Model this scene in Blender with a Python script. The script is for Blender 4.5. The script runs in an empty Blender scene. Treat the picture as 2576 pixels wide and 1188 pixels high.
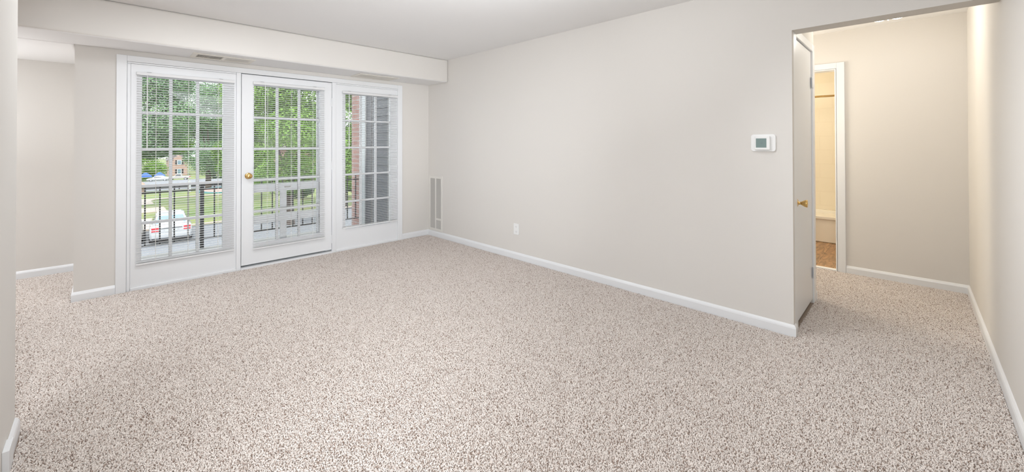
import bpy, bmesh, math, random
import numpy as np
from mathutils import Vector, Matrix

S = bpy.context.scene
COL = S.collection
R = math.radians
rnd = random.Random(7)

# ------------------------------------------------------------------ camera
YAW, PITCH, ROLL, CAM_H = R(45.203), R(0.4356), R(-0.1113), 1.304
FPX, CX, CY = 1016.3, 1288.0, 352.9
cam_d = bpy.data.cameras.new('camera')
cam = bpy.data.objects.new('camera', cam_d); COL.objects.link(cam)
cam_d.sensor_fit = 'HORIZONTAL'; cam_d.sensor_width = 36.0
cam_d.lens = FPX / 2576 * 36.0
cam_d.shift_x = (1288.0 - CX) / 2576
cam_d.shift_y = (CY - 594.0) / 2576
cam_d.clip_start = 0.02; cam_d.clip_end = 800
F = Vector((math.sin(YAW) * math.cos(PITCH), math.cos(YAW) * math.cos(PITCH), math.sin(PITCH)))
R0 = Vector((math.cos(YAW), -math.sin(YAW), 0)); U0 = R0.cross(F)
RR = R0 * math.cos(ROLL) + U0 * math.sin(ROLL); UU = -R0 * math.sin(ROLL) + U0 * math.cos(ROLL)
M = Matrix((RR, UU, -F)).transposed().to_4x4(); M.translation = (0, 0, CAM_H)
cam.matrix_world = M
S.camera = cam

# ------------------------------------------------------------------ world, sun, area lights, exposure
w = bpy.data.worlds.new('world'); S.world = w; w.use_nodes = True
wn = w.node_tree.nodes; wn.clear()
wo = wn.new('ShaderNodeOutputWorld'); wb = wn.new('ShaderNodeBackground')
wb.inputs['Color'].default_value = (0.90, 0.96, 1.0, 1); wb.inputs['Strength'].default_value = 3.5
w.node_tree.links.new(wb.outputs[0], wo.inputs[0])


def light(name, kind, loc, energy, color=(1, 1, 1), rot=(0, 0, 0), size=None, size_y=None, radius=None):
    d = bpy.data.lights.new(name, kind); d.energy = energy; d.color = color
    if kind == 'AREA':
        d.shape = 'RECTANGLE'; d.size = size; d.size_y = size_y or size
    elif kind in ('POINT', 'SPOT') and radius: d.shadow_soft_size = radius
    o = bpy.data.objects.new(name, d); o.location = loc; o.rotation_euler = rot; COL.objects.link(o)
    return o


def aim(d): return Vector(d).to_track_quat('-Z', 'Y').to_euler()


sun = light('sun', 'SUN', (0, -20, 30), 4.8, (1.0, 0.96, 0.88), (R(38), 0, R(-18)))
sun.data.angle = R(8)
# unseen fill lights added to brighten the rooms; dining_lamp inferred from the bright alcove
LAMPS = [
    ('corner_up_fill', (1.35, 1.35, 1.95), 18, aim((0.25, 0.40, 0.88)), 1.0, 1.0),  # added uplight for the ceiling and upper walls
    ('camera_fill', (-0.12, -0.05, 1.75), 43, aim((0.66, 0.72, 0.12)), 0.6, 0.6),  # added fill beside the camera, lights the whole room
    ('far_corner_fill', (-0.14, 0.05, 0.42), 15, aim((2.75, 4.75, 1.05)), 0.5, 0.5),  # low narrow fill added for the far corner and soffit underside
    ('window_side_fill', (0.55, 3.35, 2.42), 21, aim((0, 0, -1)), 0.7, 0.7),  # no fixture known here, added for the left wall end and front wall
    ('hall_side_fill', (2.30, 1.20, 2.41), 8, aim((0.25, -1, -0.9)), 0.5, 0.5),  # added to brighten the front wall at the right edge
    ('hall_inner_fill', (4.72, 1.78, 1.75), 22, aim((0.05, -1, -0.3)), 0.5, 0.5),  # added warm fill for the lower hall walls and carpet
    ('left_room_fill', (-1.90, 1.20, 2.40), 42, aim((0, 0, -1)), 1.4, 1.4),  # added in the unseen left room to lift the front wall
    ('alcove_up_fill', (-1.50, 5.30, 1.20), 14, aim((0.1, 0, 1)), 0.7, 0.7),  # added uplight for the alcove ceiling and soffit underside
    ('dining_lamp', (-2.30, 5.35, 2.06), 74, aim((0.1, 0, -1)), 1.8, 1.0)]
for nm_, lo_, en_, ro_, sx_, sy_ in LAMPS:
    lo = light(nm_, 'AREA', lo_, en_, (0.95, 0.985, 1.03), ro_, sx_, sy_)
    if nm_ == 'far_corner_fill': lo.data.spread = R(64)
    if nm_ == 'hall_side_fill': lo.data.spread = R(80)
    if nm_ == 'hall_inner_fill': lo.data.color = (1.0, .91, .77)
S.view_settings.view_transform = 'Standard'; S.view_settings.look = 'None'
S.view_settings.exposure = 0.06; S.view_settings.gamma = 1.0
S.view_settings.use_curve_mapping = False
S.cycles.use_denoising = True
S.cycles.max_bounces = 10; S.cycles.diffuse_bounces = 6; S.cycles.transparent_max_bounces = 24
S.cycles.sample_clamp_indirect = 6.0; S.cycles.caustics_reflective = False; S.cycles.caustics_refractive = False


# ------------------------------------------------------------------ mesh and scene helpers
class MB:
    def __init__(s): s.v = []; s.f = []
    def quad(s, a, b, c, d):
        n = len(s.v); s.v += [tuple(a), tuple(b), tuple(c), tuple(d)]; s.f.append((n, n+1, n+2, n+3)); return s
    def box(s, x0, x1, y0, y1, z0, z1):
        n = len(s.v)
        s.v += [(x, y, z) for z in (z0, z1) for (x, y) in ((x0, y0), (x1, y0), (x1, y1), (x0, y1))]
        s.f += [tuple(n+i for i in q) for q in ((3, 2, 1, 0), (4, 5, 6, 7), (0, 1, 5, 4), (1, 2, 6, 5), (2, 3, 7, 6), (3, 0, 4, 7))]
        return s
    def prism(s, poly, axis, a, b):
        """extrude a 2-D polygon along an axis; poly coords are the other two axes in xyz order"""
        def P(p, t):
            if axis == 'x': return (t, p[0], p[1])
            if axis == 'y': return (p[0], t, p[1])
            return (p[0], p[1], t)
        n = len(s.v); k = len(poly)
        s.v += [P(p, a) for p in poly] + [P(p, b) for p in poly]
        s.f += [tuple(n+i for i in range(k)), tuple(n+k+i for i in reversed(range(k)))]
        s.f += [(n+i, n+k+i, n+k+(i+1) % k, n+(i+1) % k) for i in range(k)]
        return s
    def tube(s, pts, r, seg=8, caps=True):
        pts = [Vector(p) for p in pts]; rs = r if isinstance(r, (list, tuple)) else [r]*len(pts)
        n0 = len(s.v); up = None
        for i, p in enumerate(pts):
            t = (pts[min(i+1, len(pts)-1)] - pts[max(i-1, 0)]).normalized()
            if up is None:
                up = Vector((0, 0, 1)) if abs(t.z) < .9 else Vector((1, 0, 0))
            a = t.cross(up).normalized(); b = a.cross(t).normalized(); up = b
            for k in range(seg):
                an = 2*math.pi*k/seg
                s.v.append(tuple(p + (a*math.cos(an) + b*math.sin(an))*rs[i]))
        for i in range(len(pts)-1):
            for k in range(seg):
                q = n0+i*seg; s.f.append((q+k, q+(k+1) % seg, q+seg+(k+1) % seg, q+seg+k))
        if caps:
            s.f.append(tuple(n0+k for k in reversed(range(seg))))
            s.f.append(tuple(n0+(len(pts)-1)*seg+k for k in range(seg)))
        return s
    def lathe(s, origin, direction, prof, seg=20):
        """profile: (distance along direction, radius)"""
        o = Vector(origin); t = Vector(direction).normalized()
        up = Vector((0, 0, 1)) if abs(t.z) < .9 else Vector((1, 0, 0))
        a = t.cross(up).normalized(); b = a.cross(t).normalized(); n0 = len(s.v)
        for d, r in prof:
            for k in range(seg):
                an = 2*math.pi*k/seg
                s.v.append(tuple(o + t*d + (a*math.cos(an)+b*math.sin(an))*max(r, 1e-5)))
        for i in range(len(prof)-1):
            for k in range(seg):
                q = n0+i*seg; s.f.append((q+k, q+(k+1) % seg, q+seg+(k+1) % seg, q+seg+k))
        s.f.append(tuple(n0+k for k in reversed(range(seg)))); s.f.append(tuple(n0+(len(prof)-1)*seg+k for k in range(seg)))
        return s
    def loft(s, rings, cap=True):
        n0 = len(s.v); k = len(rings[0])
        for r_ in rings: s.v += [tuple(p) for p in r_]
        for i in range(len(rings)-1):
            for j in range(k):
                q = n0+i*k; s.f.append((q+j, q+(j+1) % k, q+k+(j+1) % k, q+k+j))
        if cap:
            s.f.append(tuple(n0+j for j in reversed(range(k)))); s.f.append(tuple(n0+(len(rings)-1)*k+j for j in range(k)))
        return s
    def build(s, name, mat, parent=None, smooth=False, bevel=0, seg=2, loc=None):
        me = bpy.data.meshes.new(name); me.from_pydata(s.v, [], s.f); me.update()
        bm = bmesh.new(); bm.from_mesh(me); bmesh.ops.recalc_face_normals(bm, faces=bm.faces); bm.to_mesh(me); bm.free()
        me.materials.append(mat)
        if smooth: me.polygons.foreach_set('use_smooth', [True]*len(me.polygons))
        o = bpy.data.objects.new(name, me); COL.objects.link(o)
        if bevel:
            m = o.modifiers.new('bevel', 'BEVEL'); m.width = bevel; m.segments = seg; m.limit_method = 'ANGLE'; m.angle_limit = R(40)
        if parent is not None:
            o.parent = parent
            o.location = -Vector(parent.location) if parent.get('world_built') else (0, 0, 0)
        if loc: o.location = loc
        return o


def tag(o, label=None, cat=None, group=None, kind=None):
    if label: o['label'] = label
    if cat: o['category'] = cat
    if group: o['group'] = group
    if kind: o['kind'] = kind
    return o


def empty(name, loc=(0, 0, 0), rz=0, world=True):
    """an Empty at a thing's base; with world=True its parts are built in world coordinates"""
    o = bpy.data.objects.new(name, None); COL.objects.link(o)
    o.location = loc; o.rotation_euler = (0, 0, rz); o.empty_display_size = .1
    if world: o['world_built'] = 1
    return o


def copy_tree(o, parent=None):
    c = o.copy(); COL.objects.link(c); c.parent = parent
    for ch in o.children:
        copy_tree(ch, c)
    return c


# ------------------------------------------------------------------ materials
def mat(name, color, rough=.6, metal=0, spec=.5, bump=None, var=None):
    m = bpy.data.materials.new(name); m.use_nodes = True
    nt = m.node_tree; b = nt.nodes['Principled BSDF']
    b.inputs['Base Color'].default_value = (*color, 1); b.inputs['Roughness'].default_value = rough
    b.inputs['Metallic'].default_value = metal; b.inputs['Specular IOR Level'].default_value = spec
    tc = nt.nodes.new('ShaderNodeTexCoord')
    if bump:
        sc, st, dist = bump
        n = nt.nodes.new('ShaderNodeTexNoise'); n.inputs['Scale'].default_value = sc; n.inputs['Detail'].default_value = 3
        bp = nt.nodes.new('ShaderNodeBump'); bp.inputs['Strength'].default_value = st; bp.inputs['Distance'].default_value = dist
        nt.links.new(tc.outputs['Object'], n.inputs['Vector']); nt.links.new(n.outputs['Fac'], bp.inputs['Height'])
        nt.links.new(bp.outputs['Normal'], b.inputs['Normal'])
    if var:
        sc, c2, lo, hi = var
        n = nt.nodes.new('ShaderNodeTexNoise'); n.inputs['Scale'].default_value = sc; n.inputs['Detail'].default_value = 4
        r = nt.nodes.new('ShaderNodeValToRGB'); r.color_ramp.elements[0].position = lo; r.color_ramp.elements[1].position = hi
        r.color_ramp.elements[0].color = (*color, 1); r.color_ramp.elements[1].color = (*c2, 1)
        nt.links.new(tc.outputs['Object'], n.inputs['Vector']); nt.links.new(n.outputs['Fac'], r.inputs['Fac'])
        nt.links.new(r.outputs['Color'], b.inputs['Base Color'])
    return m


def brick_mat(name, c1, c2, mortar, scale=1.0, bw=.22, rh=.075, axes='xz'):
    m = mat(name, c1, .85); nt = m.node_tree; b = nt.nodes['Principled BSDF']
    tc = nt.nodes.new('ShaderNodeTexCoord'); sp = nt.nodes.new('ShaderNodeSeparateXYZ'); cb = nt.nodes.new('ShaderNodeCombineXYZ')
    ad = nt.nodes.new('ShaderNodeMath'); ad.operation = 'ADD'
    nt.links.new(tc.outputs['Object'], sp.inputs[0]); nt.links.new(sp.outputs['X'], ad.inputs[0]); nt.links.new(sp.outputs['Y'], ad.inputs[1])
    nt.links.new(ad.outputs[0], cb.inputs['X']); nt.links.new(sp.outputs['Z'], cb.inputs['Y'])
    t = nt.nodes.new('ShaderNodeTexBrick'); t.inputs['Scale'].default_value = scale
    t.inputs['Brick Width'].default_value = bw; t.inputs['Row Height'].default_value = rh; t.inputs['Mortar Size'].default_value = .008
    t.inputs['Color1'].default_value = (*c1, 1); t.inputs['Color2'].default_value = (*c2, 1); t.inputs['Mortar'].default_value = (*mortar, 1)
    nt.links.new(cb.outputs[0], t.inputs['Vector']); nt.links.new(t.outputs['Color'], b.inputs['Base Color'])
    bp = nt.nodes.new('ShaderNodeBump'); bp.inputs['Strength'].default_value = .25; bp.inputs['Distance'].default_value = .004; bp.invert = True
    nt.links.new(t.outputs['Fac'], bp.inputs['Height']); nt.links.new(bp.outputs[0], b.inputs['Normal'])
    return m


def glass_mat(name, tint=(1, 1, 1), refl=.06):
    m = bpy.data.materials.new(name); m.use_nodes = True; nt = m.node_tree; nt.nodes.clear()
    o = nt.nodes.new('ShaderNodeOutputMaterial'); mx = nt.nodes.new('ShaderNodeMixShader')
    t = nt.nodes.new('ShaderNodeBsdfTransparent'); t.inputs[0].default_value = (*tint, 1)
    g = nt.nodes.new('ShaderNodeBsdfGlossy'); g.inputs['Roughness'].default_value = .01
    lw = nt.nodes.new('ShaderNodeFresnel'); lw.inputs['IOR'].default_value = 1.4
    nt.links.new(lw.outputs[0], mx.inputs[0]); nt.links.new(t.outputs[0], mx.inputs[1]); nt.links.new(g.outputs[0], mx.inputs[2])
    nt.links.new(mx.outputs[0], o.inputs[0]); return m


def emit_mat(name, color, strength):
    m = bpy.data.materials.new(name); m.use_nodes = True; b = m.node_tree.nodes['Principled BSDF']
    b.inputs['Base Color'].default_value = (*color, 1)
    b.inputs['Emission Color'].default_value = (*color, 1); b.inputs['Emission Strength'].default_value = strength
    return m


def wood_mat(name):
    m = mat(name, (.3, .18, .1), .4); nt = m.node_tree; b = nt.nodes['Principled BSDF']
    tc = nt.nodes.new('ShaderNodeTexCoord'); mp = nt.nodes.new('ShaderNodeMapping'); mp.inputs['Scale'].default_value = (2.2, 9, 1)
    n = nt.nodes.new('ShaderNodeTexNoise'); n.inputs['Scale'].default_value = 2.2; n.inputs['Detail'].default_value = 5; n.inputs['Distortion'].default_value = 1.6
    wv = nt.nodes.new('ShaderNodeTexBrick'); wv.inputs['Brick Width'].default_value = .9; wv.inputs['Row Height'].default_value = .15; wv.inputs['Scale'].default_value = 1
    wv.inputs['Mortar Size'].default_value = .002
    wv.inputs['Color1'].default_value = (.42, .27, .16, 1); wv.inputs['Color2'].default_value = (.33, .2, .115, 1); wv.inputs['Mortar'].default_value = (.12, .07, .04, 1)
    rp = nt.nodes.new('ShaderNodeValToRGB'); rp.color_ramp.elements[0].color = (.45, .45, .45, 1); rp.color_ramp.elements[1].color = (1.35, 1.3, 1.2, 1)
    rp.color_ramp.elements[0].position = .3; rp.color_ramp.elements[1].position = .7
    mx = nt.nodes.new('ShaderNodeMixRGB'); mx.blend_type = 'MULTIPLY'; mx.inputs[0].default_value = 1
    nt.links.new(tc.outputs['Object'], mp.inputs[0]); nt.links.new(mp.outputs[0], n.inputs['Vector']); nt.links.new(tc.outputs['Object'], wv.inputs['Vector'])
    nt.links.new(n.outputs['Fac'], rp.inputs[0]); nt.links.new(wv.outputs['Color'], mx.inputs[1]); nt.links.new(rp.outputs[0], mx.inputs[2])
    nt.links.new(mx.outputs[0], b.inputs['Base Color']); return m


WALL = mat('greige_wall_paint', (.655, .63, .595), .75, spec=.25, bump=(180, .12, .0008))
CEIL = mat('ceiling_paint', (.80, .793, .785), .85, spec=.15, bump=(140, .15, .001))
HALLP = WALL
TRIM = mat('white_trim_paint', (.735, .745, .755), .32, spec=.5)
DOORP = mat('white_door_paint', (.735, .745, .755), .35, spec=.5, bump=(60, .05, .0006))
def vinyl_mat(name, color, through):
    """thin white vinyl: mostly opaque, lets a little daylight through"""
    m = mat(name, color, .38); nt = m.node_tree; b = nt.nodes['Principled BSDF']; o = nt.nodes['Material Output']
    t = nt.nodes.new('ShaderNodeBsdfTranslucent'); t.inputs[0].default_value = (*color, 1)
    mx = nt.nodes.new('ShaderNodeMixShader'); mx.inputs[0].default_value = through
    nt.links.new(b.outputs[0], mx.inputs[1]); nt.links.new(t.outputs[0], mx.inputs[2]); nt.links.new(mx.outputs[0], o.inputs[0])
    return m


BLIND = vinyl_mat('white_vinyl_slat', (.84, .84, .84), .22)
BRKT = mat('grey_steel_bracket', (.16, .16, .16), .5)
CORD = mat('white_cord', (.8, .79, .76), .8)
CARPETB = mat('carpet_backing', (.30, .24, .20), .95, spec=.1)
BRASS = mat('polished_brass', (.78, .52, .20), .22, metal=1)
DARK = mat('dark_gap', (.03, .03, .03), .9)
CREAM = mat('cream_enamel', (.72, .68, .61), .4)
GRILLE = mat('grille_enamel', (.68, .66, .62), .5)
PLASTIC = mat('white_plastic', (.78, .78, .77), .35)
SCREEN = mat('grey_green_lcd', (.20, .27, .26), .2)
LCDMARK = mat('dark_lcd_segment', (.13, .17, .19), .3)
GLASS = glass_mat('window_glass')
BLACKM = mat('black_railing_metal', (.012, .012, .014), .4)
STORM = mat('white_storm_door_enamel', (.92, .935, .945), .4)
CONC = mat('balcony_concrete', (.22, .22, .205), .85, var=(3, (.27, .265, .25), .35, .7))
ASPH = mat('asphalt', (.115, .125, .14), .9, var=(.6, (.14, .15, .165), .3, .7))
WALK = mat('sidewalk_concrete', (.29, .245, .21), .9, var=(.5, (.32, .275, .235), .3, .7))
GRASS = mat('lawn_grass', (.065, .11, .022), .95, var=(.35, (.17, .18, .055), .35, .75))
BRICK = brick_mat('pink_red_brick', (.20, .095, .075), (.25, .13, .105), (.25, .215, .195))
HBRICK = brick_mat('pale_pink_house_brick', (.27, .175, .14), (.30, .20, .16), (.29, .22, .185))
SIDING = mat('charcoal_siding', (.05, .053, .06), .6)
PALEG = mat('pale_grey_trim', (.32, .34, .35), .5)
BARK = mat('tree_bark', (.06, .045, .035), .95, bump=(12, .6, .02))
CARW = mat('white_car_paint', (.30, .315, .33), .15)
CARS = mat('beige_silver_car_paint', (.30, .29, .27), .25, metal=.2)
RUBBER = mat('tyre_rubber', (.015, .015, .016), .8)
ALLOY = mat('alloy_wheel', (.5, .5, .52), .3, metal=.8)
CARG = mat('car_window_glass', (.10, .17, .21), .06, spec=.9)  # sky reflection is put into this bluish glass colour
CARGD = mat('dark_car_glass', (.02, .025, .03), .06, spec=.9)
TAIL = mat('red_tail_lamp', (.55, .01, .02), .2)
BLUEC = mat('blue_canvas', (.012, .07, .25), .7)
TEAL = mat('teal_edging', (.03, .16, .17), .6)
PINKG = mat('pink_gravel', (.28, .18, .155), .95)
ROOFS = mat('grey_shingle', (.12, .11, .11), .9, bump=(6, .5, .02))
ROOFP = mat('pinkish_roof_tile', (.28, .18, .14), .85)
PORC = mat('white_porcelain', (.85, .82, .76), .12)
TILE = brick_mat('bath_wall_tile', (.80, .745, .64), (.805, .75, .645), (.785, .728, .622), 1, .30, .20)
BATHW = mat('bathroom_wall_paint', (.78, .72, .60), .6)
WOODF = wood_mat('bathroom_wood_plank')
CHROME = mat('brushed_nickel', (.6, .56, .5), .25, metal=1)
BULB = emit_mat('lit_frosted_glass', (1.0, .93, .8), 9.0)


def leaf_mat(name, c1, c2, c3):
    m = mat(name, c1, .7, spec=.2); nt = m.node_tree; b = nt.nodes['Principled BSDF']
    tc = nt.nodes.new('ShaderNodeTexCoord'); n = nt.nodes.new('ShaderNodeTexNoise'); n.inputs['Scale'].default_value = 1.6; n.inputs['Detail'].default_value = 8; n.inputs['Roughness'].default_value = .8
    r = nt.nodes.new('ShaderNodeValToRGB'); r.color_ramp.elements[0].position = .35; r.color_ramp.elements[1].position = .68
    r.color_ramp.elements[0].color = (*c1, 1); r.color_ramp.elements[1].color = (*c3, 1)
    e = r.color_ramp.elements.new(.5); e.color = (*c2, 1)
    nt.links.new(tc.outputs['Object'], n.inputs['Vector']); nt.links.new(n.outputs['Fac'], r.inputs[0]); nt.links.new(r.outputs[0], b.inputs['Base Color'])
    b.inputs['Transmission Weight'].default_value = 0
    return m


LEAF_D = leaf_mat('dark_green_leaf', (.06, .115, .066), (.105, .19, .09), (.18, .28, .11))
LEAF_B = leaf_mat('bright_green_leaf', (.06, .13, .02), (.11, .22, .03), (.19, .30, .06))
LEAF_S = leaf_mat('deep_shade_leaf', (.02, .045, .026), (.04, .08, .042), (.075, .13, .055))  # darker leaf colour carries the shade of the far tree

# ------------------------------------------------------------------ room dimensions (metres, camera above the origin)
XR, T, YB, YS, ZS = 3.294, .147, 4.972, 4.496, 2.138
H = 2.44
ZO, YO, XH, YF, XL, YA = 2.071, .581, 5.265, -.338, -.182, 6.177
XS, YE = -.282, 2.883
CLX0, CLX1 = 3.445, 4.095       # closet door
WE = 4.215                      # end of the closet wall
BDY0, BDY1 = .567, 1.30         # bathroom doorway
FZ = -.012                      # slab under the carpet pile


def struct(mb, name, m, label, cat, **k):
    return tag(mb.build(name, m, **k), label, cat, kind='structure')


struct(MB().box(-4.6, XH, -.46, 5.12, -.16, FZ).box(-4.6, -.06, 5.12, 6.3, -.16, FZ), 'floor', CARPETB,
       'floor slab under the beige carpet of the living room, alcove and hall', 'floor')
struct(MB().box(XH, 7.45, -.1, 2.1, -.16, -.004), 'floor_bathroom', WOODF, 'brown wood plank floor in front of the bathtub', 'floor')
struct(MB().box(-4.6, 5.39, -.46, 5.12, H, H + .12), 'ceiling', CEIL, 'flat pale ceiling of the living room and hall', 'ceiling')
sof = struct(MB().box(-4.6, XR, YS, YB, ZS, H).box(-4.6, XL, YB, 6.3, ZS, H), 'ceiling_soffit', WALL,
       'lowered soffit along the top of the window wall, over the alcove too', 'soffit', bevel=.022, seg=4)
sof.data.materials.append(CEIL)              # its underside carries the white ceiling paint
for pl in sof.data.polygons:
    if pl.normal.z < -.9: pl.material_index = 1
# window wall with one wide hole for the glazed doors
struct(MB().box(XL, .075, YB, 5.12, FZ, H).box(2.855, XR, YB, 5.12, FZ, H).box(.075, 2.855, YB, 5.12, 2.085, H), 'wall_back', WALL,
       'greige back wall around the glazed balcony doors', 'wall')
struct(MB().box(XL, -.06, 5.12, 6.3, FZ, H), 'wall_alcove_side', WALL, 'short return wall between the back wall and the dining alcove', 'wall')
struct(MB().box(-4.6, XL, YA, 6.3, FZ, ZS), 'wall_alcove_back', WALL, 'greige far wall of the dining alcove at the left', 'wall')
struct(MB().box(XR, XR + T, YO + .001, 5.12, FZ, H).box(XR, XR + T, YF, YO + .001, ZO, H), 'wall_right', WALL,
       'long blank greige wall with the thermostat and the hall opening', 'wall')
struct(MB().box(-4.6, 5.39, -.46, YF, FZ, H), 'wall_front', WALL, 'greige wall at the right edge running on into the hall', 'wall')
struct(MB().box(XS - .115, XS, 1.95, YE, FZ, H), 'wall_left', WALL, 'pale wall end at the left edge of the picture', 'wall')
struct(MB().box(-4.72, -4.6, -.46, 6.3, FZ, H), 'wall_far_left', WALL, 'outer wall of the rooms beyond the left opening', 'wall')
struct(MB().box(XR + T, CLX0 - .002, YO + .012, .72, FZ, H).box(CLX1 + .002, WE, YO + .012, .72, FZ, H).box(CLX0 - .002, CLX1 + .002, YO + .012, .72, 2.06, H)
       .box(WE - .12, WE, .72, 1.6, FZ, H).box(XR + T, WE - .12, 1.48, 1.6, FZ, H), 'wall_hall_closet', WALL,
       'hall wall around the narrow white closet door', 'wall')
struct(MB().box(XH, 5.39, -.46, BDY0 - .012, FZ, H).box(XH, 5.39, BDY1 + .012, 2.0, FZ, H).box(XH, 5.39, BDY0 - .012, BDY1 + .012, 2.062, H), 'wall_hall_end', WALL,
       'hall end wall lit by the ceiling lamp, beside the bathroom doorway', 'wall')
struct(MB().box(WE, XH, 1.95, 2.05, FZ, H), 'wall_hall_side', WALL, 'side wall closing the hall behind the closet', 'wall')
struct(MB().box(7.3, 7.42, -.1, 2.1, -.01, 2.44).box(5.39, 7.3, 2.0, 2.1, -.01, 2.44).box(5.39, 7.3, -.1, 0, -.01, 2.44), 'wall_bathroom', BATHW,
       'warm cream bathroom wall behind the bathtub', 'wall')
struct(MB().box(5.27, 7.42, -.1, 2.1, 2.441, 2.5), 'ceiling_bathroom', BATHW, 'flat cream bathroom ceiling', 'ceiling')


# ------------------------------------------------------------------ baseboards: one moulded profile swept along each wall
BBH, BBT = .068, .014
PROF = [(0, FZ), (BBT, FZ), (BBT, BBH - .022), (BBT - .003, BBH - .012), (BBT - .008, BBH - .004), (.003, BBH), (0, BBH)]


def bb_path(pts, mb=None):
    """sweep the moulding along a floor polyline with mitred corners; it stands on the right-hand side of travel"""
    mb = mb or MB(); P = [Vector(p) for p in pts]; N = []
    for a, b in zip(P, P[1:]):
        d = (b - a).normalized(); N.append(Vector((d.y, -d.x)))
    rings = []
    for i_, p in enumerate(P):
        n1 = N[max(i_ - 1, 0)]; n2 = N[min(i_, len(N) - 1)]
        m = (n1 + n2)/(1 + n1.dot(n2))
        rings.append([(p.x + m.x*a, p.y + m.y*a, z) for a, z in PROF])
    return mb.loft(rings)


def bb(mb, name, label): return struct(mb, name, TRIM, label, 'baseboard')


bb(bb_path([(XR, YB), (XR, YO), (XR + .046, YO)]), 'baseboard_right', 'white baseboard under the thermostat wall')
bb(bb_path([(2.864, YB), (XR - .006, YB)]), 'baseboard_back', 'short white baseboard between the glazed doors and the corner')
bb(bb_path([(XL, YA - .006), (XL, YB), (.066, YB)]), 'baseboard_alcove_corner', 'white baseboard wrapping the wall end left of the glazed doors')
bb(bb_path([(-4.6, YA), (XL - .006, YA)]), 'baseboard_alcove', 'white baseboard along the far wall of the dining alcove')
bb(bb_path([(XS, 2.60), (XS, YE), (XS - .115, YE)]).box(XS + .0005, XS + .019, 2.555, 2.66, FZ, BBH + .018), 'baseboard_left', 'white baseboard with end block at the left picture edge')
bb(bb_path([(XH - .006, YF), (-.28, YF)]), 'baseboard_front', 'long white baseboard along the wall at the right edge')
bb(bb_path([(XH, .486), (XH, YF)]), 'baseboard_hall_end', 'white baseboard below the hall end wall')
bb(bb_path([(WE - .034, YO + .012), (WE, YO + .012), (WE, 1.6)]), 'baseboard_closet_end', 'stub of white baseboard at the closet wall end')

# ------------------------------------------------------------------ casing (frame) of the three-part glazed unit
cas = MB()
F0 = YB - .02                         # casing face
cas.box(.067, .135, F0, YB + .03, FZ, 2.095).box(2.794, 2.863, F0, YB + .03, FZ, 2.095).box(.135, 2.794, F0, YB + .03, 2.042, 2.095)
cas.box(.136, .160, YB - .010, YB + .029, FZ, 2.026).box(.136, .954, YB - .010, YB + .029, 2.0265, 2.0415).box(1.973, 2.793, YB - .010, YB + .029, 2.0265, 2.0415)
cas.box(.955, .996, F0 + .006, YB + .05, FZ, 2.0418).box(1.924, 1.972, F0 + .006, YB + .05, FZ, 2.0418)
cas.box(.1605, .9545, YB - .018, YB + .03, FZ, .016).box(1.9725, 2.7935, YB - .018, YB + .03, FZ, .016)
struct(cas, 'trim_1', TRIM, 'white casing and mullions around the three glazed balcony panels', 'door frame', bevel=.003)
struct(MB().box(.075, 2.855, YB + .035, 5.12, FZ - .02, -.001).box(.996, 1.924, YB - .03, YB + .035, FZ, .014), 'trim_2', TRIM, 'white threshold strip under the balcony door', 'threshold')


def glazed(root, x0, x1, gx0, gx1, z0, z1, m, face, th=.042):
    """panel with stiles and rails, a 3 x 5 muntin grid, and glass"""
    gz0, gz1 = .25, 1.92
    b = MB(); y0, y1 = face, face + th
    b.box(x0, gx0, y0, y1, z0, z1).box(gx1, x1, y0, y1, z0, z1).box(gx0, gx1, y0, y1, z0, gz0).box(gx0, gx1, y0, y1, gz1, z1)
    b.build('panel_frame', m, root)
    g = MB(); w_, hz = .024, .025
    for i in (1, 2):
        x = gx0 + (gx1 - gx0)*i/3; g.box(x - w_/2, x + w_/2, y0 + .006, y1 - .006, gz0, gz1)
    for i in range(1, 5):
        z = gz0 + (gz1 - gz0)*i/5; g.box(gx0, gx1, y0 + .0065, y1 - .0065, z - hz/2, z + hz/2)
    g.build('muntin_grid', m, root, bevel=.003)
    MB().box(gx0 - .004, gx1 + .004, y0 + .019, y0 + .023, gz0 - .004, gz1 + .004).build('glass', GLASS, root)


w1 = tag(empty('window_1', (.555, YB, 0)), 'fixed white glazed side panel left of the balcony door', 'window', kind='structure')
glazed(w1, .161, .954, .235, .842, .016, 2.025, DOORP, YB - .004)
d1 = tag(empty('door_1', (1.46, YB, 0)), 'white balcony door with fifteen panes and a brass knob', 'door', kind='structure')
glazed(d1, 1.001, 1.919, 1.112, 1.785, .034, 2.034, DOORP, YB - .010)
w2 = tag(empty('window_2', (2.385, YB, 0)), 'fixed white glazed side panel right of the balcony door', 'window', kind='structure')
glazed(w2, 1.973, 2.793, 2.088, 2.690, .016, 2.025, DOORP, YB - .004)
DF = YB - .010
k_ = MB().lathe((1.062, DF, .966), (0, -1, 0), [(0, .033), (.004, .033), (.008, .027), (.010, .013), (.026, .012), (.030, .019), (.036, .026), (.046, .0285), (.056, .025), (.061, .016), (.062, .009)], 28).build('door_knob', BRASS, d1, smooth=True)
tag(k_, 'round brass knob')
MB().lathe((1.062, DF - .0621, .966), (0, -1, 0), [(0, .0065), (.002, .006)], 12).build('keyhole_plug', BRASS, k_)
for z in (.16, 1.04, 1.80):
    MB().tube([(1.9215, DF - .006, z - .05), (1.9215, DF - .006, z + .05)], .007, 10).box(1.905, 1.9215, DF - .002, DF, z - .048, z + .048).build('hinge', DOORP, d1)

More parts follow.
